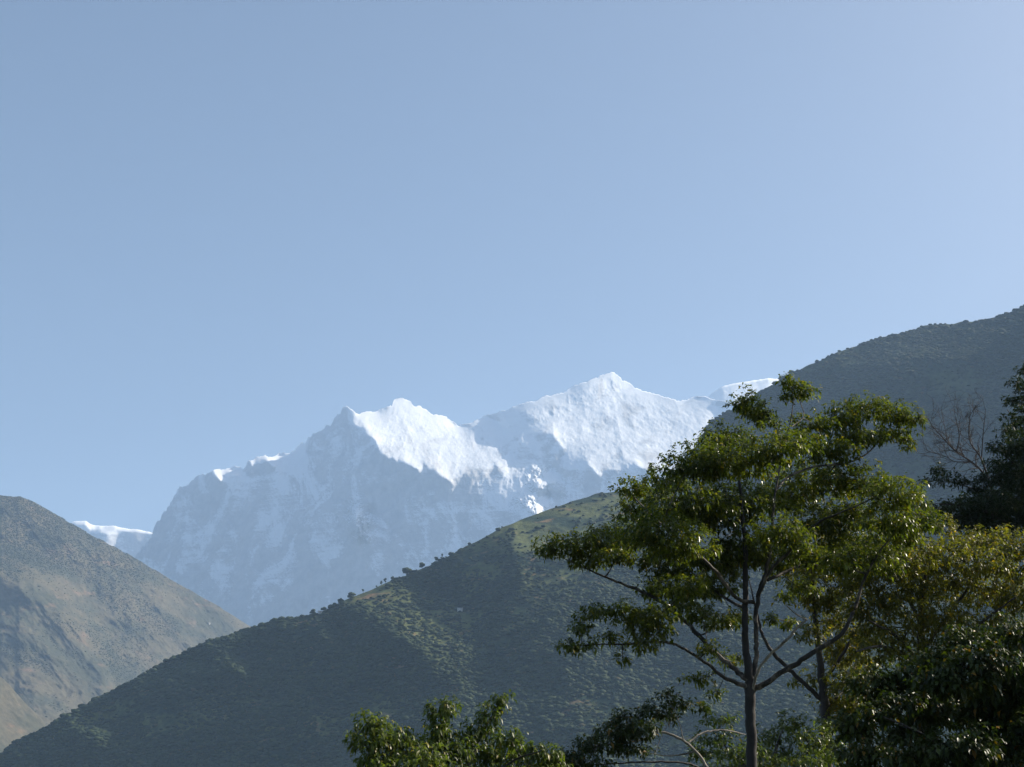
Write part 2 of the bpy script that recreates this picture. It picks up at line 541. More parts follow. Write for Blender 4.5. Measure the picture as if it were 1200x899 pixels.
def snow_disp(P, PX, PY, t):
    d = np.clip((PY - PY[0][None, :]) / 25.0, 0, 1)
    Y = 15000.0 + snow_field(PX, PY)
    wv = fbm(np.stack((PX / 7, PY / 9, PX * 0), -1), 4, 0.7, seed=39) * 3
    for cx, cy, rx, ry, hh in ((419, 609, 11, 17, 340), (628, 598, 16, 13, 190), (634, 570, 13, 15, 130), (655, 575, 8, 10, 60)):
        Y = Y - hh * np.exp(-((PX - cx + 3 * wv) / rx) ** 2 - ((PY - cy + 4 * wv) / ry) ** 2)
    Q = at(PX, PY, Y)
    n1 = fbm(Q / np.array((170.0, 1e6, 420.0)), 6, 0.58, seed=61, ridged=True)
    calm = 1 - 0.38 * lit_at(PX, PY)
    k = (Y - n1 * calm * 24 * (0.3 + 0.7 * d)) / Y
    Q = CAM + (Q - CAM) * k[..., None]
    Q[..., 2] += fbm(Q / np.array((55.0, 400.0, 90.0)), 4, 0.65, seed=71) * 8 * calm * np.clip(d * 1.5, 0.15, 1)
    return Q

sheet('snow_mountain', M_snow, mpx, msky, mY, 798.0, nrow_m, lambda PX, PY: np.ones(PX.shape), snow_disp, back_slope=0.9)

# --- far snow ridge seen to the left and right of the massif
FAR_SKY = [(-300, 640), (0, 626), (60, 618), (84, 612), (100, 611), (106, 614), (120, 617), (135, 617), (150, 620), (175, 623), (260, 640), (500, 640), (760, 520), (800, 486), (820, 470), (834, 461), (845, 454), (860, 450), (880, 447), (900, 443), (930, 446), (1000, 462), (1300, 500)]
fpx = np.linspace(-300, 1300, 1400)
fsky = interp(FAR_SKY, fpx) + noise(np.stack((fpx / 10, fpx * 0, fpx * 0), -1), 91) * 0.9
def far_slope(PX, PY):
    sk = interp(FAR_SKY, PX)
    band = interp([(80, 3), (105, 4), (122, 9), (132, 4), (175, 1.2), (800, 30), (900, 30), (1200, 20)], PX)
    band = band * (1 + 0.4 * fbm(np.stack((PX / 9, PY / 9, PX * 0), -1), 3, seed=95))
    return 0.28 + 2.4 * np.clip((band - (PY - sk)) / 2.0 + 0.5, 0, 1)
def far_disp(P, PX, PY, t):
    P = P.copy()
    d = np.clip((PY - PY[0][None, :]) / 15.0, 0, 1)
    P[..., 1] -= fbm(P / np.array((180.0, 360.0, 360.0)), 5, 0.55, seed=97, ridged=True) * 22 * d
    P[..., 2] += fbm(P / 60.0, 4, 0.65, seed=98) * 10
    return P
sheet('snow_ridge_far', M_snow, fpx, fsky, np.full(fpx.shape, 19500.0) - fpx * 0.6, 790.0, 150, far_slope, far_disp, back_slope=0.9, smooth_cols=7)

# --- hills
def hill_disp(amp1, s1, amp2, s2, seed, extra=None, fade=20.0):
    def f(P, PX, PY, t):
        d = np.clip((PY - PY[0][None, :]) / fade, 0, 1)
        a = fbm(P / s1, 5, 0.52, seed=seed, ridged=True) * amp1
        b = fbm(P / s2, 5, 0.6, seed=seed + 9) * amp2
        sh = -(a * d + b * (0.25 + 0.75 * d))
        if extra is not None:
            sh = sh + extra(PX, PY) * d
        k = (P[..., 1] + sh) / P[..., 1]
        Q = CAM + (P - CAM) * k[..., None]
        Q[..., 2] += b * 0.35 * (0.3 + 0.7 * d)
        return Q
    return f

MID_SKY = [(-420, 1010), (-200, 962), (-100, 930), (0, 884), (20, 869), (40, 860), (75, 841), (100, 826), (130, 811), (165, 793), (200, 773), (240, 753), (275, 743),
           (310, 731), (345, 724), (375, 718), (395, 707), (420, 697), (440, 689), (460, 680), (475, 674), (495, 666), (520, 655), (550, 639),
           (580, 623), (610, 609), (640, 598), (670, 587), (700, 579), (722, 576), (760, 572), (800, 574), (860, 584), (960, 606), (1120, 650), (1350, 740), (1500, 800)]
hpx = np.linspace(-420, 1500, 1250)
hsky = interp(MID_SKY, hpx) + noise(np.stack((hpx / 14, hpx * 0, hpx * 0), -1), 101) * 1.0
hY = interp([(-420, 2700), (0, 2950), (400, 3250), (720, 3400), (1000, 3500), (1500, 3600)], hpx)
def bump_line(PX, PY, pts, w):
    """1 on a line through the given points, falling to 0 over w"""
    best = np.full(PX.shape, 1e9)
    for (x0, y0), (x1, y1) in zip(pts[:-1], pts[1:]):
        dx, dy = x1 - x0, y1 - y0
        u = np.clip(((PX - x0) * dx + (PY - y0) * dy) / (dx * dx + dy * dy), 0, 1)
        best = np.minimum(best, np.hypot(PX - x0 - u * dx, PY - y0 - u * dy))
    return np.exp(-(best / w) ** 2)
MID_LIT = [
    (0.9, [(330, 738), (345, 720), (375, 712), (395, 702), (430, 688), (460, 674), (478, 668), (474, 690), (446, 700), (462, 722), (480, 738), (466, 746), (440, 728), (415, 710), (392, 718)]),
    (1.0, [(440, 700), (470, 688), (500, 688), (522, 699), (546, 714), (553, 730), (557, 743), (548, 756), (525, 755), (531, 765), (520, 775), (508, 786), (500, 770), (488, 757), (470, 746), (455, 730)]),
    (0.85, [(604, 606), (640, 594), (700, 574), (760, 568), (900, 580), (900, 650), (800, 660), (720, 690), (680, 702), (650, 716), (612, 735), (590, 757), (582, 745), (600, 720), (614, 690), (612, 660), (600, 636)]),
    (0.55, [(480, 668), (520, 648), (560, 630), (600, 608), (590, 630), (560, 648), (530, 662), (500, 680)]),
    (0.9, [(268, 772), (285, 765), (299, 780), (295, 801), (280, 790)]),
    (0.9, [(225, 830), (255, 814), (263, 820), (240, 836)]),
    (0.8, [(98, 852), (130, 840), (126, 860), (100, 871)]),
    (0.7, [(172, 798), (230, 765), (238, 778), (200, 800), (175, 826)]),
    (0.6, [(240, 748), (330, 724), (330, 734), (290, 748), (240, 762)]),
    (0.7, [(376, 730), (396, 735), (402, 752), (388, 752)]),
    (-0.5, [(556, 775), (600, 748), (660, 727), (720, 707), (900, 670), (1000, 700), (1000, 966), (480, 966), (535, 800)]),
    (0.6, [(0, 880), (60, 846), (130, 808), (130, 818), (70, 850), (10, 888)]),
]
mid_look = make_field(-420, 1500, 550, 970, 2, MID_LIT, 13, 22, (0.75, 2.5), (-0.46, 0.95), 0.44, 3600 / FPX, 601, (700, 580))
MID = sheet('wooded_hill', M_mid, hpx, hsky, hY, 958.0, 330, lambda PX, PY: np.ones(PX.shape),
            hill_disp(28, 260.0, 8, 60.0, 121), back_slope=0.7, Y_fn=lambda PX, PY: 3600.0 + mid_look(PX, PY))

RIGHT_SKY = [(560, 940), (640, 780), (700, 670), (780, 570), (820, 516), (832, 494), (842, 488), (864, 478), (895, 457), (906, 451), (915, 444), (930, 435), (954, 426), (980, 414), (1000, 407),
             (1020, 399), (1040, 393), (1060, 389), (1090, 382), (1130, 377), (1160, 374), (1180, 368), (1200, 360), (1300, 308), (1450, 190), (1630, 25), (1850, -115), (2200, -160), (2700, -90), (3300, 60)]  # unseen crest past the right edge, raised to throw shade on the wooded hill
rpx = np.concatenate((np.linspace(560, 1260, 620), np.linspace(1264, 3300, 300)))
rsky = interp(RIGHT_SKY, rpx) + noise(np.stack((rpx / 12, rpx * 0, rpx * 0), -1), 131) * 1.2
rY = interp([(560, 5300), (830, 4900), (1000, 4500), (1200, 4200), (1600, 3900), (2400, 3600), (3300, 3400)], rpx)
RIGHT_LIT = [
    (0.8, [(960, 424), (1000, 404), (1060, 382), (1130, 370), (1200, 352), (1300, 300), (1300, 380), (1200, 398), (1150, 410), (1100, 436), (1050, 440), (1000, 428)]),
    (0.9, [(1260, 385), (1200, 418), (1150, 444), (1108, 472), (1116, 484), (1170, 456), (1210, 436), (1260, 410)]),
    (0.6, [(900, 470), (960, 440), (1000, 440), (960, 470)]),
]
right_look = make_field(560, 1700, -100, 970, 3, RIGHT_LIT, 14, 26, (0.60, 2.3), (-0.28, 0.95), 0.36, 4400 / FPX, 701, (1100, 380))
RIGHT = sheet('right_hill', M_right, rpx, rsky, rY, 960.0, 300, lambda PX, PY: np.ones(PX.shape),
              hill_disp(34, 300.0, 9, 70.0, 151), back_slope=0.65,
              Y_fn=lambda PX, PY: interp([(560, 4500), (1100, 4500), (1700, 4300), (3300, 3300)], PX) + right_look(PX, PY))

LEFT_SKY = [(-1100, 700), (-700, 600), (-400, 556), (-200, 560), (-60, 574), (0, 580), (22, 582), (40, 588), (55, 597), (70, 606), (85, 614), (100, 623), (130, 639), (160, 655), (200, 679), (240, 702), (270, 719),
            (290, 732), (330, 757), (400, 800), (500, 850), (600, 900), (700, 950)]
lpx = np.concatenate((np.linspace(-1100, -24, 200), np.linspace(-20, 420, 520), np.linspace(424, 700, 60)))
lsky = interp(LEFT_SKY, lpx) + noise(np.stack((lpx / 8, lpx * 0, lpx * 0), -1), 161) * 0.9
lY = interp([(-1100, 6600), (0, 7900), (300, 8900), (700, 9600)], lpx)
def left_slope(PX, PY):
    return 1.15 + 0.3 * fbm(np.stack((PX / 60, PY / 60, PX * 0), -1), 3, seed=171)
def left_gully(PX, PY):
    return fbm(np.stack(((PX * 0.8 - PY * 0.6) / 26, (PY * 0.8 + PX * 0.6) / 130, PX * 0), -1), 5, 0.6, seed=177, ridged=True)
def left_spurs(PX, PY):
    e = -150 * bump_line(PX, PY, [(-30, 660), (50, 695), (90, 735), (120, 790)], 26)
    e = e - 24 * left_gully(PX, PY)
    e = e + 110 * bump_line(PX, PY, [(30, 640), (90, 690), (130, 745), (150, 800)], 20)
    return e
LEFT = sheet('left_hill', M_left, lpx, lsky, lY, 955.0, 330, left_slope, hill_disp(75, 620.0, 14, 95.0, 181, left_spurs, 14), back_slope=0.7)

SPUR_SKY = [(-900, 640), (-300, 660), (-100, 730), (0, 792), (12, 803), (24, 818), (36, 830), (48, 843), (60, 857), (80, 876), (110, 905), (160, 955)]
spx = np.linspace(-900, 160, 420)
ssky = interp(SPUR_SKY, spx) + noise(np.stack((spx / 8, spx * 0, spx * 0), -1), 191) * 0.8
sY = interp([(-900, 4600), (0, 5600), (160, 5900)], spx)
SPUR = sheet('left_hill_spur', M_left, spx, ssky, sY, 956.0, 140, left_slope, hill_disp(60, 480.0, 11, 90.0, 201, None, 14), back_slope=0.7)

# ------------------------------------------------------------------ woods on the hills (stuff)
def ico(sub):
    import bmesh
    bm = bmesh.new()
    bmesh.ops.create_icosphere(bm, subdivisions=sub, radius=1)
    v = np.array([x.co[:] for x in bm.verts])
    f = np.array([[x.index for x in fc.verts] for fc in bm.faces])
    bm.free()
    return v, f
ICO_V, ICO_F = ico(2)
CROWN_T = []
for k in range(6):
    d = 1 + 0.55 * fbm(ICO_V * 1.9 + k * 9.1, 3, 0.6, seed=300 + k)
    v = ICO_V * d[:, None]
    v[:, 2] = np.where(v[:, 2] < 0, v[:, 2] * 0.6, v[:, 2])
    CROWN_T.append(v)

def wood(name, S, mat, n, dens_fn, size, label_px, tall=(0.8, 1.35), seed=1):
    """thousands of tree crowns standing on a hill sheet S, one object because nobody could count them"""
    r = np.random.default_rng(seed)
    P, PX, PY = S
    # area weight per cell in the part of the sheet that can be looked at
    a = np.linalg.norm(np.cross(P[1:, :-1] - P[:-1, :-1], P[:-1, 1:] - P[:-1, :-1]), axis=-1)
    mask = (PX[:-1, :-1] > label_px[0]) & (PX[:-1, :-1] < label_px[1]) & (PY[:-1, :-1] < 925)
    w = (a * mask * dens_fn(PX[:-1, :-1], PY[:-1, :-1], P[:-1, :-1])).ravel()
    pick = r.choice(len(w), n, p=w / w.sum())
    i, j = np.unravel_index(pick, a.shape)
    u, v = r.random(n)[:, None], r.random(n)[:, None]
    pos = P[i, j] * (1 - u) * (1 - v) + P[i + 1, j] * u * (1 - v) + P[i, j + 1] * (1 - u) * v + P[i + 1, j + 1] * u * v
    sc = r.uniform(size[0], size[1], n) * np.where(r.random(n) < 0.10, 1.6, 1)
    hz = sc * r.uniform(tall[0], tall[1], n)
    ang = r.uniform(0, 2 * np.pi, n)
    T = np.stack(CROWN_T)[r.integers(0, 6, n)]
    ca, sa = np.cos(ang)[:, None], np.sin(ang)[:, None]
    V = np.stack(((T[..., 0] * ca - T[..., 1] * sa) * sc[:, None], (T[..., 0] * sa + T[..., 1] * ca) * sc[:, None], T[..., 2] * hz[:, None] + hz[:, None] * 0.45), -1)
    V = V + pos[:, None, :]
    F = ICO_F[None] + (np.arange(n) * len(ICO_V))[:, None, None]
    o = link_mesh(name, V.reshape(-1, 3), F.reshape(-1, 3), np.full(n * len(ICO_F), 3), mat, smooth=True)
    o['kind'] = 'stuff'
    return o

def mid_dens(PX, PY, P):
    n = fbm(P / np.array((150.0, 150.0, 100.0)), 4, 0.6, seed=211)
    crest = np.exp(-((PY - interp(MID_SKY, PX)) / 14) ** 2)
    d = np.clip(n * 2.0 + 0.85, 0.12, 1)
    d = np.maximum(d, crest * np.where(PX < 350, 1.0, np.where(PX < 400, 0.5, np.where(PX < 455, 0.0, np.where(PX < 530, 0.8, 0.15)))))
    bare = bump_line(PX, PY, [(415, 698), (450, 690)], 14)
    d = d * (1 - 0.9 * bare)
    litw = np.zeros(PX.shape)
    for k, poly in MID_LIT[:4]:
        litw = np.maximum(litw, k * in_poly(PX, PY, poly))
    d = d * (1 - 0.8 * litw)
    d = d * np.where(PX > 540, np.clip(0.12 + (PY - interp(MID_SKY, PX) - 30) / 120, 0.10, 1), 1)
    return d
w1 = wood('hillside_wood', MID, M_canopy, 62000, mid_dens, (2.0, 5.6), (-60, 1010), (0.42, 0.8), seed=5)
w1['label'] = 'dark green wood of rounded crowns covering the nearer central hillside'
w1['category'] = 'wood'
def right_dens(PX, PY, P):
    n = fbm(P / np.array((260.0, 260.0, 180.0)), 4, 0.6, seed=221)
    return np.clip(n * 2 + 0.95, 0.12, 1)
w2 = wood('hillside_wood', RIGHT, M_canopy, 40000, right_dens, (2.4, 7.0), (780, 1260), (0.42, 0.8), seed=6)
w2['label'] = 'hazy blue green wood on the steep hill behind the right trees'
w2['category'] = 'wood'
def left_dens(PX, PY, P):
    n = fbm(P / np.array((500.0, 500.0, 360.0)), 4, 0.6, seed=231)
    crest = np.exp(-((PY - interp(LEFT_SKY, PX)) / 16) ** 2) * np.clip((230 - PX) / 120, 0, 1)
    crest = np.maximum(crest, 1.2 * np.clip((120 - PX + 40 * n) / 60, 0, 1) * np.clip((690 - PY + 40 * n) / 40, 0, 1))
    g = left_gully(PX, PY)
    return np.maximum(np.clip(n * 1.6 + 0.22 - g * 0.7, 0.03, 0.8), crest)
w3 = wood('hillside_wood', LEFT, M_canopy_dry, 40000, left_dens, (1.6, 4.2), (-200, 320), (0.35, 0.6), seed=7)
w3['label'] = 'thin hazy scrub wood on the dry brown hill at far left'
w3['category'] = 'wood'

# ------------------------------------------------------------------ small trees standing out on the crest, hill houses
def crest_point(S, px, down=0.0):
    P, PX, PY = S
    j = int(np.argmin(np.abs(PX[0] - px)))
    i = int(np.argmin(np.abs(PY[:, j] - (PY[0, j] + down))))
    return P[i, j]

def crest_tree(px, h, w, label, trunk_h=0.35, lobes=5, down=1.0, group='trees standing out on the hill crest', S=None, seed=0):
    r = np.random.default_rng(900 + seed)
    p = crest_point(S if S is not None else MID, px, down)
    t = thing('crest_tree', label, 'tree', tuple(p - np.array((0, 0, 0.5))), group)
    n = 7
    vs, fs = [], []
    for k, (zz, rr) in enumerate(((-1.0, 0.045), (h * 0.3, 0.03), (h * 0.75, 0.012))):
        for a in range(n):
            th = 2 * math.pi * a / n
            vs.append((math.cos(th) * rr * h + (0.02 * h * k), math.sin(th) * rr * h, zz))
    for k in range(2):
        for a in range(n):
            b = (a + 1) % n
            fs.append((k * n + a, k * n + b, (k + 1) * n + b, (k + 1) * n + a))
    link_mesh('trunk', np.array(vs), np.array(fs), np.full(len(fs), 4), M_bark_dark, t, True)
    V, F = [], []
    off = 0
    for k in range(lobes):
        T = CROWN_T[(k + seed) % 6]
        fz = r.uniform(trunk_h, 0.86)
        s = w * r.uniform(0.24, 0.36)
        sz = min(s * r.uniform(0.8, 1.1), h * 0.3)
        c = np.array((r.uniform(-1, 1) * w * 0.26, r.uniform(-1, 1) * w * 0.26, h * fz))
        v = T * np.array((s, s, sz)) * (1 + 0.25 * fbm(T * 4 + k, 2, seed=k)[:, None]) + c
        V.append(v); F.append(ICO_F + off); off += len(v)
    # ragged leaf sprays round the lobes
    m = 60
    c = np.array([V[i][r.integers(0, len(V[i]))] for i in r.integers(0, lobes, m)])
    a = c + r.normal(0, 0.035 * h, (m, 3)); b = c + r.normal(0, 0.05 * h, (m, 3)); d = c + r.normal(0, 0.05 * h, (m, 3))
    V.append(np.stack((a, b, d), 1).reshape(-1, 3)); F.append(np.arange(m * 3).reshape(-1, 3) + off)
    Fa = np.concatenate(F)
    link_mesh('crown', np.concatenate(V), Fa, np.full(len(Fa), 3), M_canopy, t, False)
    return t

CREST = [
    (400, 12, 16, 'small round dark tree at the left end of a pair on the hill crest', 0.2, 4),
    (411, 13, 20, 'low domed tree beside the dark round one on the hill crest', 0.15, 6),
    (425, 12, 6.5, 'lone little tuft-topped tree standing by itself on the grassy crest', 0.55, 3),
    (441.5, 11, 5.0, 'thin upright tree on the crest between the lone tree and the close pair', 0.3, 3),
    (447.5, 13, 7.5, 'left tree of the close pair on the grassy hill crest', 0.35, 4),
    (452, 13, 7.5, 'right tree of the close pair on the grassy hill crest', 0.4, 4),
    (459, 11, 10, 'spreading little tree just uphill of the close pair on the crest', 0.4, 4),
    (477, 20, 26, 'large flat-topped spreading tree with sky gaps on the hill crest', 0.45, 7),
    (495, 17, 14, 'rounded tree uphill of the large flat-topped crest tree', 0.3, 5),
    (511, 15, 11, 'small dense tree between the rounded tree and the spire on the crest', 0.3, 5),
    (518, 17, 7, 'narrow spire-shaped tree highest in the crest tree row', 0.2, 4),
    (379, 13, 14, 'bushy tree beside the little white house on the crest', 0.2, 5),
    (367, 11, 16, 'low bush-like tree left of the little white crest house', 0.15, 5),
]
for k, (px, h, w, lab, th, lo) in enumerate(CREST):
    crest_tree(px, h, w, lab, th, lo, seed=k)

def house(px, py_down, label, w, d, h, S, rot=0.0, two_wings=False, near=0):
    p = crest_point(S, px, py_down)
    t = thing('hill_house', label, 'house', tuple(p + np.array((0, -near, -0.3))), 'small houses on the hills')
    t.rotation_euler = (0, 0, rot)
    V = [(-w / 2, -d / 2, -3), (w / 2, -d / 2, -3), (w / 2, d / 2, -3), (-w / 2, d / 2, -3),
         (-w / 2, -d / 2, h), (w / 2, -d / 2, h), (w / 2, d / 2, h), (-w / 2, d / 2, h), (-w / 2, 0, h * 1.45), (w / 2, 0, h * 1.45)]
    flat = [0, 1, 5, 4, 2, 3, 7, 6, 1, 2, 6, 9, 5, 3, 0, 4, 8, 7]
    link_mesh('wall', np.array(V), np.array(flat), np.array((4, 4, 5, 5)), M_white, t)
    ov = 0.5
    RV = []
    for s in (-1, 1):
        for x in (-w / 2 - ov, w / 2 + ov):
            for (yy, zz) in ((s * (d / 2 + ov), h - ov * 0.9 * h / d + 0.05), (0.0, h * 1.45 + 0.05)):
                RV += [(x, yy, zz), (x, yy, zz + 0.18)]
    F = []
    for o in (0, 8):
        F += [(o + 0, o + 2, o + 6, o + 4), (o + 1, o + 5, o + 7, o + 3), (o + 0, o + 1, o + 3, o + 2), (o + 4, o + 6, o + 7, o + 5), (o + 0, o + 4, o + 5, o + 1)]
    link_mesh('roof', np.array(RV), np.array(F), np.full(len(F), 4), M_roof, t)
    def panel(nm, x, z, pw, ph, mat):
        y0, y1 = -d / 2 - 0.08, -d / 2 + 0.02
        v = [(x + sx * pw / 2, yy, z + sz * ph / 2) for yy in (y0, y1) for sx, sz in ((-1, -1), (1, -1), (1, 1), (-1, 1))]
        f = [(0, 1, 2, 3), (0, 4, 5, 1), (1, 5, 6, 2), (2, 6, 7, 3), (3, 7, 4, 0)]
        link_mesh(nm, np.array(v), np.array(f), np.full(5, 4), mat, t)
    panel('door', 0.0, 1.0, w * 0.2, 2.2, M_wood)
    for sx in (-1, 1):
        panel('window', sx * w * 0.33, 1.7, w * 0.13, 1.1, M_wood)
house(374, 1, 'tiny bright white house on the wooded hill crest', 7.0, 5.5, 3.6, MID, 0.5, near=2)
house(540, 72, 'pale whitewashed hut among terraces on the lit hillside', 12.0, 5.0, 4.4, MID, 0.1, near=4)
house(245, 27, 'tiny white house far off on the dry brown hill', 11.0, 8.0, 6.0, LEFT, 0.4, near=6)

# ------------------------------------------------------------------ near trees
def catmull(pts, n):
    pts = np.asarray(pts, float)
    p = np.vstack((2 * pts[0] - pts[1], pts, 2 * pts[-1] - pts[-2]))
    out = []
    for i in range(1, len(p) - 2):
        for k in range(n):
            t = k / n
            a, b, c, d = p[i - 1], p[i], p[i + 1], p[i + 2]
            out.append(0.5 * (2 * b + (c - a) * t + (2 * a - 5 * b + 4 * c - d) * t * t + (3 * b - a - 3 * c + d) * t ** 3))
    out.append(p[-2])
    return np.array(out)

class Tubes:
    def __init__(s):
        s.v, s.f, s.n = [], [], 0
    def add(s, path, rad, sides):
        m = len(path)
        tan = np.gradient(path, axis=0)
        tan /= np.linalg.norm(tan, axis=1)[:, None] + 1e-9
        ref = np.where(np.abs(tan[:, 2:3]) < 0.9, np.array((0, 0, 1.0)), np.array((1.0, 0, 0)))
        a = np.cross(tan, ref); a /= np.linalg.norm(a, axis=1)[:, None] + 1e-9
        b = np.cross(tan, a)
        th = np.arange(sides) * 2 * np.pi / sides
        ring = path[:, None, :] + rad[:, None, None] * (np.cos(th)[None, :, None] * a[:, None] + np.sin(th)[None, :, None] * b[:, None])
        s.v.append(ring.reshape(-1, 3))
        i = np.arange((m - 1) * sides).reshape(m - 1, sides)
        j = np.roll(i, -1, axis=1)
        s.f.append(np.stack((i, j, j + sides, i + sides), -1).reshape(-1, 4) + s.n)
        s.n += m * sides
    def build(s, name, mat, parent, origin):
        if not s.v:
            return None
        F = np.concatenate(s.f)
        return link_mesh(name, np.concatenate(s.v) - origin, F, np.full(len(F), 4), mat, parent, True)

def leaves(pos, outd, r, n_per, length, width, droop, spread):
    """whorls of folded, drooping leaves at the twig tips: five vertices and four faces each"""
    n = len(pos)
    k = n * n_per
    c = np.repeat(pos, n_per, 0)
    o = np.repeat(outd, n_per, 0)
    d = r.normal(0, 1, (k, 3))
    d[:, 2] *= 0.55
    d = d / (np.linalg.norm(d, axis=1)[:, None] + 1e-9) + o * 0.55
    d /= np.linalg.norm(d, axis=1)[:, None] + 1e-9
    L = length * r.uniform(0.6, 1.25, k)[:, None]
    W = width * r.uniform(0.75, 1.25, k)[:, None]
    base = c + d * 0.02 + r.normal(0, spread, (k, 3))
    up = np.array((0, 0, 1.0)) + r.normal(0, 0.35, (k, 3))
    side = np.cross(d, up); side /= np.linalg.norm(side, axis=1)[:, None] + 1e-9
    nor = np.cross(side, d)
    dr = (droop * r.uniform(0.5, 1.4, k))[:, None]
    mid = base + d * L * 0.5 - np.array((0, 0, 1.0)) * L * dr * 0.18
    tip = base + d * L * (1 - 0.25 * dr) - np.array((0, 0, 1.0)) * L * dr * 0.65
    fold = nor * W * 0.22
    a, b = mid + side * W * 0.5 + fold, mid - side * W * 0.5 + fold
    V = np.stack((base, a, mid, b, tip), 1).reshape(-1, 3)
    F = np.array(((0, 2, 1), (0, 3, 2), (1, 2, 4), (2, 3, 4)))
    F = (F[None] + (np.arange(k) * 5)[:, None, None]).reshape(-1, 3)
    return V, F

def tree(name, label, cat, Y, base_px, trunk, limbs, clumps, leaf_m, bark_m, dens=3.0, n_per=8, leaf=(0.21, 0.075), droop=0.8,
         spread=0.05, depth=1.0, seed=1, group=None, twig=0.010, limb_barks=None, fill=0.5, flat=0.6, limb_labels=None):
    """trunk and limbs are polylines of (px, py, radius_m[, depth offset m]); clumps are (px, py, rx, ry[, depth offset])"""
    r = np.random.default_rng(1000 + seed)
    mpp = Y / FPX / math.cos(PITCH)
    b0 = at(base_px, 900, Y)
    origin = np.array((b0[0], Y, 0.0))
    def line(pl, n=6):
        A = np.array([(p[0], p[1], p[2], p[3] if len(p) > 3 else 0.0) for p in pl], float)
        A = catmull(A, n)
        Q = at(A[:, 0], A[:, 1], Y + A[:, 3])
        rad = np.maximum(A[:, 2], 0.004)
        wob = fbm(Q * 1.3 + seed, 2, seed=seed)[:, None] * np.array((1, 1, 1.0)) * 0.0
        jit = r.normal(0, 1, Q.shape) * rad[:, None] * 0.18
        jit[0] = 0
        return Q + wob + jit, rad
    tubes = [Tubes() for _ in range(len(limbs) + 1)]
    node_p, node_o, node_r = [], [], []
    tp, tr = line(trunk)
    # carry the trunk down to the ground, with a root flare
    foot = np.array((tp[0][0], tp[0][1], -0.3))
    if tp[0][2] > 0.0:
        ext = np.linspace(0, 1, 8)[:-1, None]
        fl = 1 + 0.7 * (1 - ext[:, 0]) ** 4
        tp = np.vstack((foot * (1 - ext) + tp[0] * ext, tp))
        tr = np.concatenate((tr[0] * 1.12 * fl, tr))
    tubes[0].add(tp, tr, 10)
    allow = tp[:, 2] > at(base_px, 1010, Y)[2]
    node_p.append(tp[allow]); node_o.append(np.zeros(allow.sum(), int)); node_r.append(tr[allow])
    for k, lb in enumerate(limbs):
        lp, lr = line(lb)
        lr = lr * 0.78
        tubes[k + 1].add(lp, lr, 8)
        node_p.append(lp[2:]); node_o.append(np.full(len(lp) - 2, k + 1)); node_r.append(lr[2:])
    NP, NO, NR = np.concatenate(node_p), np.concatenate(node_o), np.concatenate(node_r)
    # clump centres, with depth so the crown is as deep as it is wide
    centres, cl = [], []
    cx = np.mean([c[0] for c in clumps])
    hw = max(abs(c[0] - cx) for c in clumps) + 1
    for c in clumps:
        w = math.sqrt(max(0.05, 1 - ((c[0] - cx) / hw) ** 2)) * hw * mpp * 0.75 * depth
        dy = c[4] if len(c) > 4 else r.uniform(-1, 1) * w
        centres.append(at(c[0], c[1], Y + dy)); cl.append((c[2] * mpp * 1.1, c[3] * mpp * 1.15, c[2] * c[3]))
    centres = np.array(centres)
    def attach(pt, r0, r1, nseg, sides, wander):
        nonlocal NP, NO, NR
        dd = NP - pt
        dist = np.linalg.norm(dd, axis=1) + np.maximum(0, dd[:, 2]) * 0.8
        i = int(np.argmin(dist))
        s = NP[i]
        L = np.linalg.norm(pt - s)
        if L < 0.03:
            return NO[i]
        ctrl = s + (pt - s) * 0.5 + np.array((0, 0, 0.12 * L)) * r.uniform(-0.6, 1.2) + r.normal(0, wander * L, 3)
        t = np.linspace(0, 1, nseg + 1)[:, None]
        path = s * (1 - t) ** 2 + 2 * ctrl * t * (1 - t) + pt * t ** 2
        rs = min(r0, NR[i] * 0.8)
        rad = rs + (r1 - rs) * t[:, 0]
        tubes[NO[i]].add(path, np.maximum(rad, 0.003), sides)
        NP = np.vstack((NP, path[1:])); NO = np.concatenate((NO, np.full(nseg, NO[i]))); NR = np.concatenate((NR, rad[1:]))
        return NO[i]
    order = np.argsort([np.min(np.linalg.norm(NP - c, axis=1)) for c in centres])
    for i in order:
        L = np.min(np.linalg.norm(NP - centres[i], axis=1))
        attach(centres[i], twig * 2 + 0.014 * L, twig * 1.3, 6, 6, 0.10)
    tips, outs = [], []
    for c, (rx, ry, area) in zip(centres, cl):
        n = max(4, int(dens * area * math.pi / 100))
        d = r.normal(0, 1, (n, 3)); d /= np.linalg.norm(d, axis=1)[:, None]
        rad = r.random(n) ** fill
        rz = (rx + ry) * 0.5
        wob = 1 + 0.35 * fbm(d * 1.8 + c, 2, seed=seed + 5)
        off = d * rad[:, None] * wob[:, None] * np.array((rx, rz, ry))
        off[:, 2] = np.where(off[:, 2] < 0, off[:, 2] * flat, off[:, 2])
        p = c + off
        tips.append(p)
        o = d * np.array((1, 1, 0.8)) + np.array((0, 0, 0.35))
        outs.append(o / np.linalg.norm(o, axis=1)[:, None])
    tips, outs = np.concatenate(tips), np.concatenate(outs)
    # twigs to a third of the tips; the whorls between hang on the same sprays
    sel = r.permutation(len(tips))[:max(60, len(tips) // 3)]
    dmin = np.array([np.min(np.sum((centres - tips[i]) ** 2, 1)) for i in sel])
    for i in sel[np.argsort(dmin)]:
        attach(tips[i], twig, 0.004, 3, 3, 0.12)
    t = thing(name, label, cat, tuple(origin), group)
    tubes[0].build('trunk', bark_m, t, origin)
    for k in range(len(limbs)):
        m = (limb_barks or {}).get(k, M_bark_limb if bark_m == M_bark else bark_m)
        ob = tubes[k + 1].build('limb', m, t, origin)
        if limb_labels and k in limb_labels:
            ob['label'] = limb_labels[k]
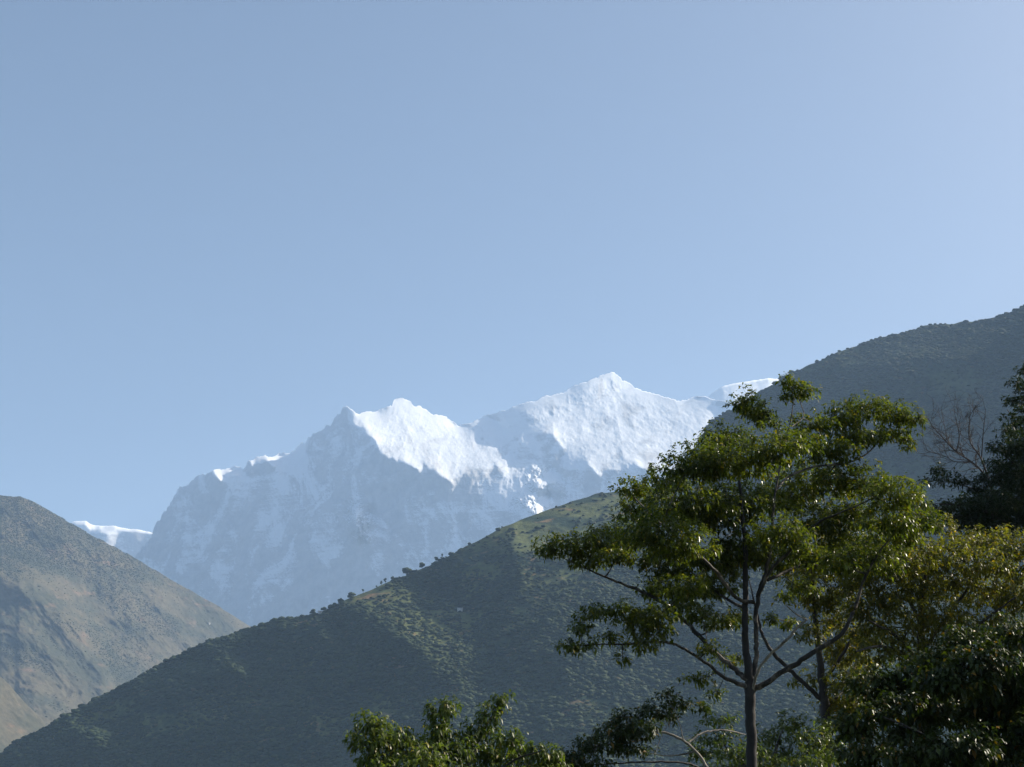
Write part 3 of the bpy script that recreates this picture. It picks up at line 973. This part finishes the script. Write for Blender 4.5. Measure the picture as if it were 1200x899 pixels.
    V, F = leaves(tips, outs, r, n_per, leaf[0], leaf[1], droop, spread)
    link_mesh('crown', V - origin, F, np.full(len(F), 3), leaf_m, t)
    return t

# main tree in front
tree('umbrella_tree', 'tall umbrella-crowned tree with a straight forked trunk, nearest and tallest', 'tree', 45.0, 881,
     [(881, 930, 0.17), (880, 860, 0.165), (879, 805, 0.165), (875, 770, 0.12), (873, 730, 0.10), (874, 690, 0.09), (873, 640, 0.075), (868, 580, 0.05), (860, 530, 0.03)],
     [
         [(881, 806, 0.13), (886, 770, 0.10), (886, 740, 0.095), (888, 700, 0.09), (897, 672, 0.08), (903, 640, 0.07), (906, 600, 0.055), (913, 550, 0.04), (925, 500, 0.028), (931, 465, 0.018)],
         [(878, 806, 0.11), (850, 794, 0.075, -0.4), (820, 772, 0.062, -0.9), (795, 757, 0.055, -1.3), (770, 752, 0.045, -1.6), (735, 755, 0.035, -1.9), (700, 755, 0.026, -2.2), (672, 757, 0.016, -2.4)],
         [(877, 797, 0.12), (860, 783, 0.10, 0.2), (838, 766, 0.095, 0.4), (815, 740, 0.09, 0.7), (795, 721, 0.08, 0.9), (770, 702, 0.07, 1.1), (745, 690, 0.06, 1.2), (718, 680, 0.048, 1.3), (690, 668, 0.035, 1.3), (662, 655, 0.02, 1.3)],
         [(884, 706, 0.085), (866, 702, 0.075, -0.3), (848, 682, 0.07, -0.7), (838, 668, 0.065, -1.0), (815, 648, 0.055, -1.5), (790, 628, 0.045, -2.0), (765, 605, 0.035, -2.4), (742, 582, 0.02, -2.8)],
         [(873, 714, 0.07), (852, 702, 0.055, 0.6), (835, 690, 0.05, 1.2), (810, 670, 0.042, 1.9), (785, 650, 0.03, 2.6), (765, 635, 0.02, 3.0)],
         [(881, 810, 0.13), (905, 796, 0.11, -0.3), (930, 780, 0.105, -0.6), (957, 762, 0.10, -0.9), (985, 744, 0.085, -1.2), (1002, 712, 0.07, -1.4), (1013, 678, 0.055, -1.6), (1029, 649, 0.045, -1.8), (1046, 627, 0.03, -2.0), (1062, 600, 0.018, -2.2)],
         [(887, 700, 0.07), (904, 667, 0.065, -0.5), (922, 649, 0.06, -0.9), (938, 631, 0.055, -1.3), (958, 613, 0.048, -1.7), (980, 603, 0.04, -2.1), (1010, 590, 0.03, -2.6), (1040, 575, 0.018, -3.0)],
         [(899, 680, 0.07), (924, 669, 0.065, 0.4), (949, 658, 0.06, 0.7), (971, 653, 0.056, 1.0), (993, 640, 0.05, 1.3), (1020, 633, 0.042, 1.5), (1049, 611, 0.03, 1.8), (1075, 600, 0.016, 2.1)],
         [(881, 812, 0.06), (889, 785, 0.055, -0.5), (904, 766, 0.055, -0.9), (920, 752, 0.055, -1.3), (934, 736, 0.05, -1.6), (946, 726, 0.035, -1.9)],
         [(909, 575, 0.05), (925, 558, 0.045, 0.6), (955, 547, 0.045, 1.3), (990, 543, 0.04, 2.0), (1014, 533, 0.035, 2.5), (1032, 515, 0.024, 3.0)],
         [(909, 560, 0.04), (914, 530, 0.035, 0.4), (911, 505, 0.032, 0.7), (901, 489, 0.026, 0.9), (888, 474, 0.015, 1.0)],
         [(928, 500, 0.03, 0.3), (942, 488, 0.022, 0.7), (937, 470, 0.018, 0.9), (931, 452, 0.012, 1.0)],
         [(871, 600, 0.05), (850, 575, 0.04, 0.7), (830, 552, 0.03, 1.4), (815, 540, 0.02, 1.9)],
     ],
     [(645, 643, 20, 15, 1.3), (672, 640, 26, 18, 1.0), (704, 634, 26, 20, 1.6), (690, 655, 24, 12, 1.2), (735, 628, 32, 24), (722, 650, 28, 14), (755, 595, 34, 24), (738, 573, 22, 13), (775, 565, 32, 18), (768, 625, 36, 26),
      (808, 548, 36, 22), (800, 590, 42, 30), (795, 640, 40, 24), (838, 540, 34, 26), (830, 600, 44, 34), (850, 512, 28, 15), (868, 540, 40, 28), (870, 590, 46, 34), (843, 520, 18, 12), (1050, 628, 38, 20), (1078, 612, 24, 16), (1030, 662, 30, 16), (960, 655, 30, 16),
      (868, 470, 18, 13, 0.8), (886, 481, 24, 16, 1.0), (898, 492, 16, 10, 0.9), (905, 525, 40, 24), (928, 447, 14, 10, 1.0), (944, 458, 16, 10, 1.0), (930, 463, 14, 8, 0.9), (920, 580, 46, 32),
      (965, 560, 44, 30), (950, 500, 30, 16, 1.5), (935, 520, 30, 16, 0.5), (985, 490, 30, 20, 2.2), (1020, 480, 30, 18, 2.6), (1052, 486, 28, 16, 3.0), (1070, 492, 16, 10, 3.0), (1008, 510, 36, 18, 2.4), (1050, 508, 26, 12, 3.0), (1062, 520, 12, 7, 3.0),
      (975, 528, 36, 18, 1.8), (1010, 565, 36, 24), (1045, 580, 34, 22), (1068, 592, 24, 18), (1000, 600, 40, 26), (1040, 612, 34, 20), (960, 610, 40, 26), (915, 625, 36, 22), (865, 640, 38, 22), (825, 655, 34, 20),
      (783, 668, 30, 16), (840, 690, 24, 14, 1.6), (880, 652, 42, 20), (930, 645, 38, 18), (850, 668, 32, 15), (905, 662, 24, 11), (1020, 648, 36, 18), (985, 660, 28, 14), (815, 690, 32, 16, 1.2), (770, 690, 26, 13, 1.4), (800, 690, 28, 16), (760, 655, 28, 16), (985, 635, 30, 16), (1015, 650, 24, 14, -1.6),
      (696, 720, 18, 8, -2.2), (680, 735, 12, 10, -2.3), (665, 756, 12, 7, -2.4), (684, 757, 14, 7, -2.3), (722, 713, 24, 9, -2), (745, 725, 24, 14, -1.6), (768, 722, 26, 14, -1.5), (765, 742, 28, 12, -1.6), (795, 708, 26, 14), (748, 757, 18, 9, -1.8),
      (714, 746, 14, 6, -2.1), (730, 772, 9, 5, -2.0), (842, 728, 22, 12, 0.6), (862, 722, 16, 10), (820, 718, 20, 12), (850, 773, 18, 8), (828, 760, 14, 8, -0.9), (820, 795, 18, 6, -0.8), (840, 812, 12, 5), (925, 730, 10, 9), (905, 725, 9, 8),
      (940, 690, 18, 14), (915, 700, 8, 8)],
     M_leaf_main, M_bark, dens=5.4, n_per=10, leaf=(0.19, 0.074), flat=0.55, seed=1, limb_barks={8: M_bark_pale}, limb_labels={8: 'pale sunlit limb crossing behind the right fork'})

# tree behind its right side with the limb that crosses the fork
tree('leaning_limb_tree', 'thin-crowned tree behind the umbrella tree with one limb leaning left', 'tree', 60.0, 968,
     [(969, 930, 0.22), (968, 850, 0.20), (965, 815, 0.18), (960, 770, 0.13), (955, 720, 0.10), (950, 670, 0.06), (948, 640, 0.03)],
     [
         [(965, 822, 0.13), (945, 803, 0.12), (925, 785, 0.11), (905, 764, 0.10), (893, 742, 0.08), (886, 715, 0.06), (878, 680, 0.03)],
         [(964, 800, 0.10), (985, 770, 0.08, -1), (1003, 740, 0.06, -2), (1015, 715, 0.03, -3)],
         [(966, 830, 0.09), (990, 810, 0.07, 1), (1012, 795, 0.04, 2)],
     ],
     [(940, 670, 34, 24), (970, 640, 34, 22), (1000, 660, 34, 24), (1000, 820, 30, 24), (995, 770, 30, 22), (970, 700, 32, 24), (960, 795, 20, 18), (975, 822, 24, 20), (990, 800, 22, 20), (1008, 790, 22, 20), (952, 740, 20, 18), (958, 700, 26, 24), (985, 760, 26, 20), (975, 725, 24, 20), (935, 690, 14, 12), (955, 660, 28, 20), (990, 690, 26, 22), (1005, 745, 26, 22), (985, 840, 24, 18), (930, 800, 9, 6), (1010, 830, 26, 18)],
     M_leaf_olive, M_bark_dark, dens=5.0, n_per=8, leaf=(0.22, 0.085), seed=2)

tree('olive_tree', 'broad tree of olive-yellow leaves behind the umbrella tree on the right', 'tree', 56.0, 1086,
     [(1087, 930, 0.26), (1084, 830, 0.24), (1081, 770, 0.2), (1079, 725, 0.13), (1084, 670, 0.08), (1092, 630, 0.04)],
     [
         [(1081, 776, 0.11), (1062, 758, 0.09, -1), (1045, 742, 0.07, -2), (1018, 727, 0.04, -3)],
         [(1082, 784, 0.10), (1055, 765, 0.08, -1.5), (1030, 757, 0.065, -2.5), (1003, 764, 0.04, -3.5)],
         [(1081, 765, 0.12), (1108, 725, 0.09, 1), (1138, 685, 0.07, 1.5), (1162, 640, 0.03, 2)],
         [(1080, 735, 0.10), (1062, 695, 0.07, 1), (1043, 655, 0.04, 2)],
         [(1082, 780, 0.11), (1115, 760, 0.09, -1), (1150, 730, 0.07, -2), (1190, 700, 0.04, -3)],
     ],
     [(1055, 618, 30, 20), (1030, 660, 36, 24), (1000, 640, 30, 22), (1070, 670, 36, 22), (1090, 655, 44, 24), (1125, 640, 36, 18), (1155, 632, 32, 18), (1190, 640, 36, 22), (1215, 660, 40, 34), (1120, 680, 46, 28), (1050, 665, 34, 22), (1165, 690, 46, 30), (1205, 700, 40, 30), (1020, 735, 34, 28), (1080, 720, 44, 26),
      (1060, 640, 30, 18), (1105, 618, 24, 12), (1030, 700, 34, 24), (1130, 730, 44, 28), (1045, 760, 40, 24), (1010, 680, 26, 20), (1090, 765, 40, 22), (1000, 715, 20, 18), (1075, 690, 36, 22), (1150, 660, 40, 22), (1175, 735, 36, 26)],
     M_leaf_olive, M_bark_dark, dens=5.2, n_per=8, leaf=(0.22, 0.09), seed=3, depth=0.8)

tree('dark_layered_tree', 'near-black tree with layered boughs at the right edge', 'tree', 72.0, 1215,
     [(1216, 930, 0.35), (1215, 750, 0.3), (1213, 620, 0.22), (1210, 520, 0.13), (1206, 460, 0.07), (1203, 425, 0.02)],
     [
         [(1214, 640, 0.12), (1180, 612, 0.09, -1), (1140, 595, 0.06, -2), (1095, 590, 0.02, -3)],
         [(1213, 605, 0.10), (1180, 580, 0.07, 1), (1140, 572, 0.05, 2), (1105, 562, 0.02, 2.5)],
         [(1212, 570, 0.09), (1190, 545, 0.06, -1), (1165, 525, 0.02, -1.5)],
         [(1210, 530, 0.07), (1195, 500, 0.04, 1), (1180, 480, 0.02, 1)],
         [(1214, 610, 0.1), (1245, 585, 0.07), (1275, 575, 0.03)],
     ],
     [(1185, 590, 40, 18), (1207, 520, 30, 20), (1195, 556, 34, 16), (1165, 590, 34, 14), (1150, 612, 34, 12), (1125, 600, 30, 10), (1201, 432, 9, 6), (1192, 448, 10, 6), (1204, 455, 14, 9), (1188, 470, 13, 7), (1208, 478, 20, 12), (1192, 492, 16, 8), (1206, 510, 26, 16), (1178, 505, 10, 5), (1186, 525, 20, 8), (1166, 524, 12, 5), (1205, 540, 30, 16), (1175, 545, 20, 8), (1160, 560, 22, 7),
      (1190, 565, 30, 14), (1140, 570, 22, 6), (1115, 562, 16, 6), (1098, 552, 10, 7), (1090, 565, 12, 4), (1150, 585, 34, 9), (1120, 592, 26, 7), (1195, 590, 34, 14), (1100, 598, 22, 6), (1170, 605, 36, 11), (1135, 612, 30, 9), (1200, 615, 34, 15), (1235, 560, 40, 40), (1240, 610, 40, 40), (1235, 500, 24, 30), (1160, 628, 30, 9)],
     M_leaf_dark, M_bark_dark, dens=10, n_per=9, leaf=(0.28, 0.085), droop=0.5, seed=4, flat=0.8)

# leafless tree in front of the right hill
def bare_tree():
    r = np.random.default_rng(77)
    Y = 80.0
    T = Tubes()
    limbs = [
        [(1163, 575, 0.07), (1150, 552, 0.06), (1138, 541, 0.05, 0.2), (1119, 528, 0.042, 0.4), (1104, 512, 0.034, 0.6), (1091, 498, 0.02, 0.8)],
        [(1158, 560, 0.06), (1149, 536, 0.045, -0.3), (1136, 515, 0.035, -0.5), (1137, 481, 0.018, -0.6)],
        [(1121, 529, 0.035, 0.4), (1124, 511, 0.028, 0.2), (1120, 490, 0.015, 0)],
        [(1150, 540, 0.035), (1152, 510, 0.028, -0.5), (1155, 480, 0.014, -0.8)],
        [(1138, 541, 0.03, 0.2), (1119, 541, 0.026, 0.6), (1108, 535, 0.02, 0.9), (1086, 528, 0.01, 1.2)],
        [(1130, 534, 0.03, 0.3), (1112, 520, 0.02, 1.0), (1106, 495, 0.012, 1.4)],
    ]
    origin = np.array((at(1166, 900, Y)[0], Y, 0.0))
    t = thing('bare_tree', 'leafless reddish-brown tree with fine twigs against the hazy hill', 'tree', tuple(origin))
    A = np.array([(1170, 930, 0.16, 0), (1169, 800, 0.14, 0), (1167, 680, 0.11, 0), (1165, 600, 0.08, 0), (1162, 570, 0.07, 0)], float)
    A = catmull(A, 6)
    tp = at(A[:, 0], A[:, 1], Y + A[:, 3])
    tp = np.vstack(((tp[0][0], tp[0][1], -0.3), tp)); tr = np.concatenate(((A[0, 2] * 1.3,), A[:, 2]))
    T.add(tp, tr, 9)
    T.build('trunk', M_bark_red, t, origin)
    def grow(tb, s, d, L, rad, lev):
        n = 5
        path = [s]
        dd = d.copy()
        for _ in range(n):
            dd = dd + r.normal(0, 0.16, 3) + np.array((0, 0, 0.05)); dd /= np.linalg.norm(dd)
            path.append(path[-1] + dd * L / n)
        path = np.array(path)
        tb.add(path, np.linspace(rad, max(0.006, rad * 0.45), n + 1), 4 if lev else 5)
        if lev < 3:
            for k in range(3):
                i = r.integers(2, n + 1)
                nd_ = dd + r.normal(0, 0.55, 3); nd_ /= np.linalg.norm(nd_)
                grow(tb, path[i], nd_, L * r.uniform(0.5, 0.75), max(0.005, rad * 0.55), lev + 1)
    for lb in limbs:
        tb = Tubes()
        A = catmull(np.array([(p[0], p[1], p[2], p[3] if len(p) > 3 else 0.0) for p in lb], float), 5)
        Q = at(A[:, 0], A[:, 1], Y + A[:, 3])
        tb.add(Q, A[:, 2], 6)
        for i in range(4, len(Q), 1):
            d = Q[i] - Q[i - 1]; d /= np.linalg.norm(d)
            d = d + r.normal(0, 0.6, 3) + np.array((0, 0, 0.3)); d /= np.linalg.norm(d)
            grow(tb, Q[i], d, r.uniform(0.7, 1.25), max(0.014, A[i, 2] * 0.55), 1)
        tb.build('limb', M_bark_red, t, origin)
bare_tree()

# leafy top poking up at the bottom left
tree('knobbly_crowned_tree', 'leafy tree of upright rounded tufts rising at the bottom, left of the others', 'tree', 36.0, 530,
     [(530, 1010, 0.13), (530, 960, 0.12), (528, 925, 0.09), (524, 895, 0.06), (519, 865, 0.035), (517, 845, 0.02)],
     [
         [(529, 940, 0.07), (500, 915, 0.055, -0.5), (470, 890, 0.04, -0.8), (450, 865, 0.025, -1), (440, 850, 0.014, -1)],
         [(528, 935, 0.06), (548, 900, 0.045, 0.4), (562, 868, 0.03, 0.6), (577, 838, 0.02, 0.7), (586, 822, 0.012, 0.7)],
         [(530, 945, 0.06), (570, 915, 0.045, -0.4), (605, 890, 0.03, -0.6), (635, 880, 0.015, -0.8)],
         [(526, 910, 0.05), (500, 885, 0.035, 0.8), (480, 868, 0.02, 1.2)],
     ],
     [(432, 846, 18, 9, -1), (425, 868, 16, 12, -1), (452, 862, 20, 14, -0.9), (440, 888, 24, 14, -0.9), (476, 880, 24, 14), (472, 862, 16, 8), (500, 890, 26, 16), (516, 834, 15, 12, 0), (514, 856, 18, 14, 0), (527, 826, 10, 8, 0), (528, 878, 26, 18), (577, 832, 14, 11, 0.7), (588, 819, 9, 8, 0.7), (568, 852, 18, 11, 0.6), (560, 880, 26, 16),
      (598, 866, 18, 10), (594, 884, 24, 14), (626, 880, 18, 10), (645, 885, 14, 9), (632, 897, 24, 12), (480, 908, 50, 16), (560, 910, 60, 18), (620, 915, 40, 14), (505, 870, 16, 9), (548, 862, 12, 8)],
     M_leaf_light, M_bark, dens=4.2, n_per=9, leaf=(0.20, 0.075), droop=1.0, seed=5, twig=0.008)

# the tree with pale bent boughs at the bottom centre
tree('bent_bough_tree', 'low dark-leaved tree with pale bent boughs, left of the umbrella tree trunk', 'tree', 40.0, 838,
     [(842, 1010, 0.12), (840, 960, 0.11), (836, 920, 0.07), (824, 892, 0.042), (806, 872, 0.038), (792, 863, 0.036), (772, 857, 0.03), (750, 858, 0.02), (730, 864, 0.010)],
     [
         [(806, 871, 0.036), (818, 862, 0.034, 0.2), (832, 857, 0.032, 0.4), (852, 856, 0.028, 0.6), (874, 861, 0.018, 0.9)],
         [(801, 868, 0.022), (797, 850, 0.018, -0.2), (792, 836, 0.015, -0.3), (785, 822, 0.01, -0.4)],
         [(838, 930, 0.06), (822, 903, 0.045, -0.3), (800, 894, 0.034, -0.5), (760, 893, 0.03, -0.7), (715, 895, 0.024, -0.9), (675, 897, 0.012, -1.1)],
         [(772, 857, 0.03), (750, 868, 0.025, -0.3), (715, 872, 0.018, -0.6), (690, 880, 0.01, -0.8)],
     ],
     [(738, 842, 24, 10, -0.4), (722, 856, 20, 11, -0.4), (768, 834, 20, 10, -0.3), (748, 858, 24, 10, -0.5), (715, 874, 20, 10, -0.6), (690, 872, 16, 10, -0.8), (672, 886, 20, 10, -1), (740, 878, 20, 7, -0.5), (652, 894, 18, 9, -1.1),
      (782, 815, 12, 5, -0.4), (800, 824, 14, 6, -0.3), (822, 828, 12, 5, -0.2), (790, 840, 10, 5), (690, 895, 24, 8, -0.9), (760, 882, 10, 5), (765, 850, 14, 6), (640, 905, 20, 9, -1.2)],
     M_leaf_broad, M_bark_pale, dens=6.0, n_per=9, leaf=(0.18, 0.07), droop=0.8, seed=6, twig=0.008, limb_barks={2: M_bark_dark})

tree('bushy_tree', 'light green bushy treetop behind the foot of the umbrella tree', 'tree', 58.0, 905,
     [(905, 1010, 0.2), (905, 940, 0.17), (905, 900, 0.11), (910, 875, 0.06), (915, 860, 0.03)],
     [
         [(905, 930, 0.10), (875, 900, 0.07), (850, 875, 0.04), (840, 858, 0.02)],
         [(905, 925, 0.10), (935, 895, 0.07), (955, 872, 0.03)],
     ],
     [(848, 842, 20, 7), (828, 846, 12, 6), (838, 864, 26, 10), (825, 882, 24, 14), (862, 880, 26, 16), (905, 862, 22, 14), (930, 846, 18, 12), (942, 862, 22, 14), (962, 868, 22, 16), (975, 885, 22, 18), (918, 884, 28, 16), (945, 890, 30, 14), (890, 895, 30, 14), (850, 900, 40, 14), (965, 850, 14, 12), (885, 875, 20, 14)],
     M_leaf_light, M_bark_dark, dens=4.6, n_per=8, leaf=(0.22, 0.09), droop=0.8, seed=7)

tree('dense_dark_tree', 'dense dark green tree with shiny leaves filling the bottom right corner', 'tree', 38.0, 1160,
     [(1163, 1010, 0.2), (1162, 950, 0.18), (1160, 880, 0.13), (1157, 820, 0.08), (1155, 770, 0.04)],
     [
         [(1161, 930, 0.10), (1120, 890, 0.07, -0.8), (1080, 860, 0.05, -1.2), (1035, 840, 0.02, -1.6)],
         [(1160, 880, 0.09), (1185, 820, 0.06, 0.8), (1200, 760, 0.03, 1.2)],
         [(1159, 860, 0.08), (1125, 820, 0.05, 0.8), (1100, 790, 0.02, 1.2)],
         [(1162, 945, 0.09), (1200, 905, 0.06, -1), (1240, 870, 0.03, -1.4)],
     ],
     [(1030, 805, 34, 18, 1.5), (1062, 792, 34, 16, 1.5), (1095, 775, 32, 16, 1.5), (1000, 850, 26, 18, 1), (1135, 750, 30, 16, 1.5), (1150, 775, 38, 20), (1188, 748, 30, 22), (1200, 790, 34, 26), (1180, 815, 42, 28), (1125, 800, 34, 20), (1110, 830, 42, 26), (1150, 830, 44, 26), (1058, 858, 36, 18), (1028, 836, 24, 12), (1080, 830, 30, 18), (1020, 880, 34, 16), (1075, 890, 44, 20), (1120, 875, 44, 22), (1170, 870, 44, 26), (1205, 860, 36, 30),
      (1140, 910, 60, 20), (1200, 910, 40, 20), (1050, 915, 50, 16), (1000, 898, 20, 12), (1095, 795, 24, 14), (1218, 830, 30, 40), (1045, 800, 20, 9), (1060, 820, 24, 10)],
     M_leaf_broad, M_bark_dark, dens=4.6, n_per=8, leaf=(0.24, 0.10), droop=0.9, seed=8)

# ------------------------------------------------------------------ the air of the valley
m, nt, out = new_mat('valley_haze')
pv = nd(nt, 'ShaderNodeVolumePrincipled')
pv.inputs['Density'].default_value = HAZE_DENSITY
pv.inputs['Color'].default_value = HAZE_COLOR
pv.inputs['Anisotropy'].default_value = HAZE_ANISO
nt.links.new(pv.outputs[0], out.inputs['Volume'])
x0, x1, y0, y1, z0, z1 = -41000, 41000, -9500, 45000, -40.0, 5200.0
hv = [(x, y, z) for z in (z0, z1) for x, y in ((x0, y0), (x1, y0), (x1, y1), (x0, y1))]
hf = [(3, 2, 1, 0), (4, 5, 6, 7), (0, 1, 5, 4), (1, 2, 6, 5), (2, 3, 7, 6), (3, 0, 4, 7)]
haze = link_mesh('haze', np.array(hv), np.array(hf), np.full(6, 4), m)
haze['kind'] = 'stuff'
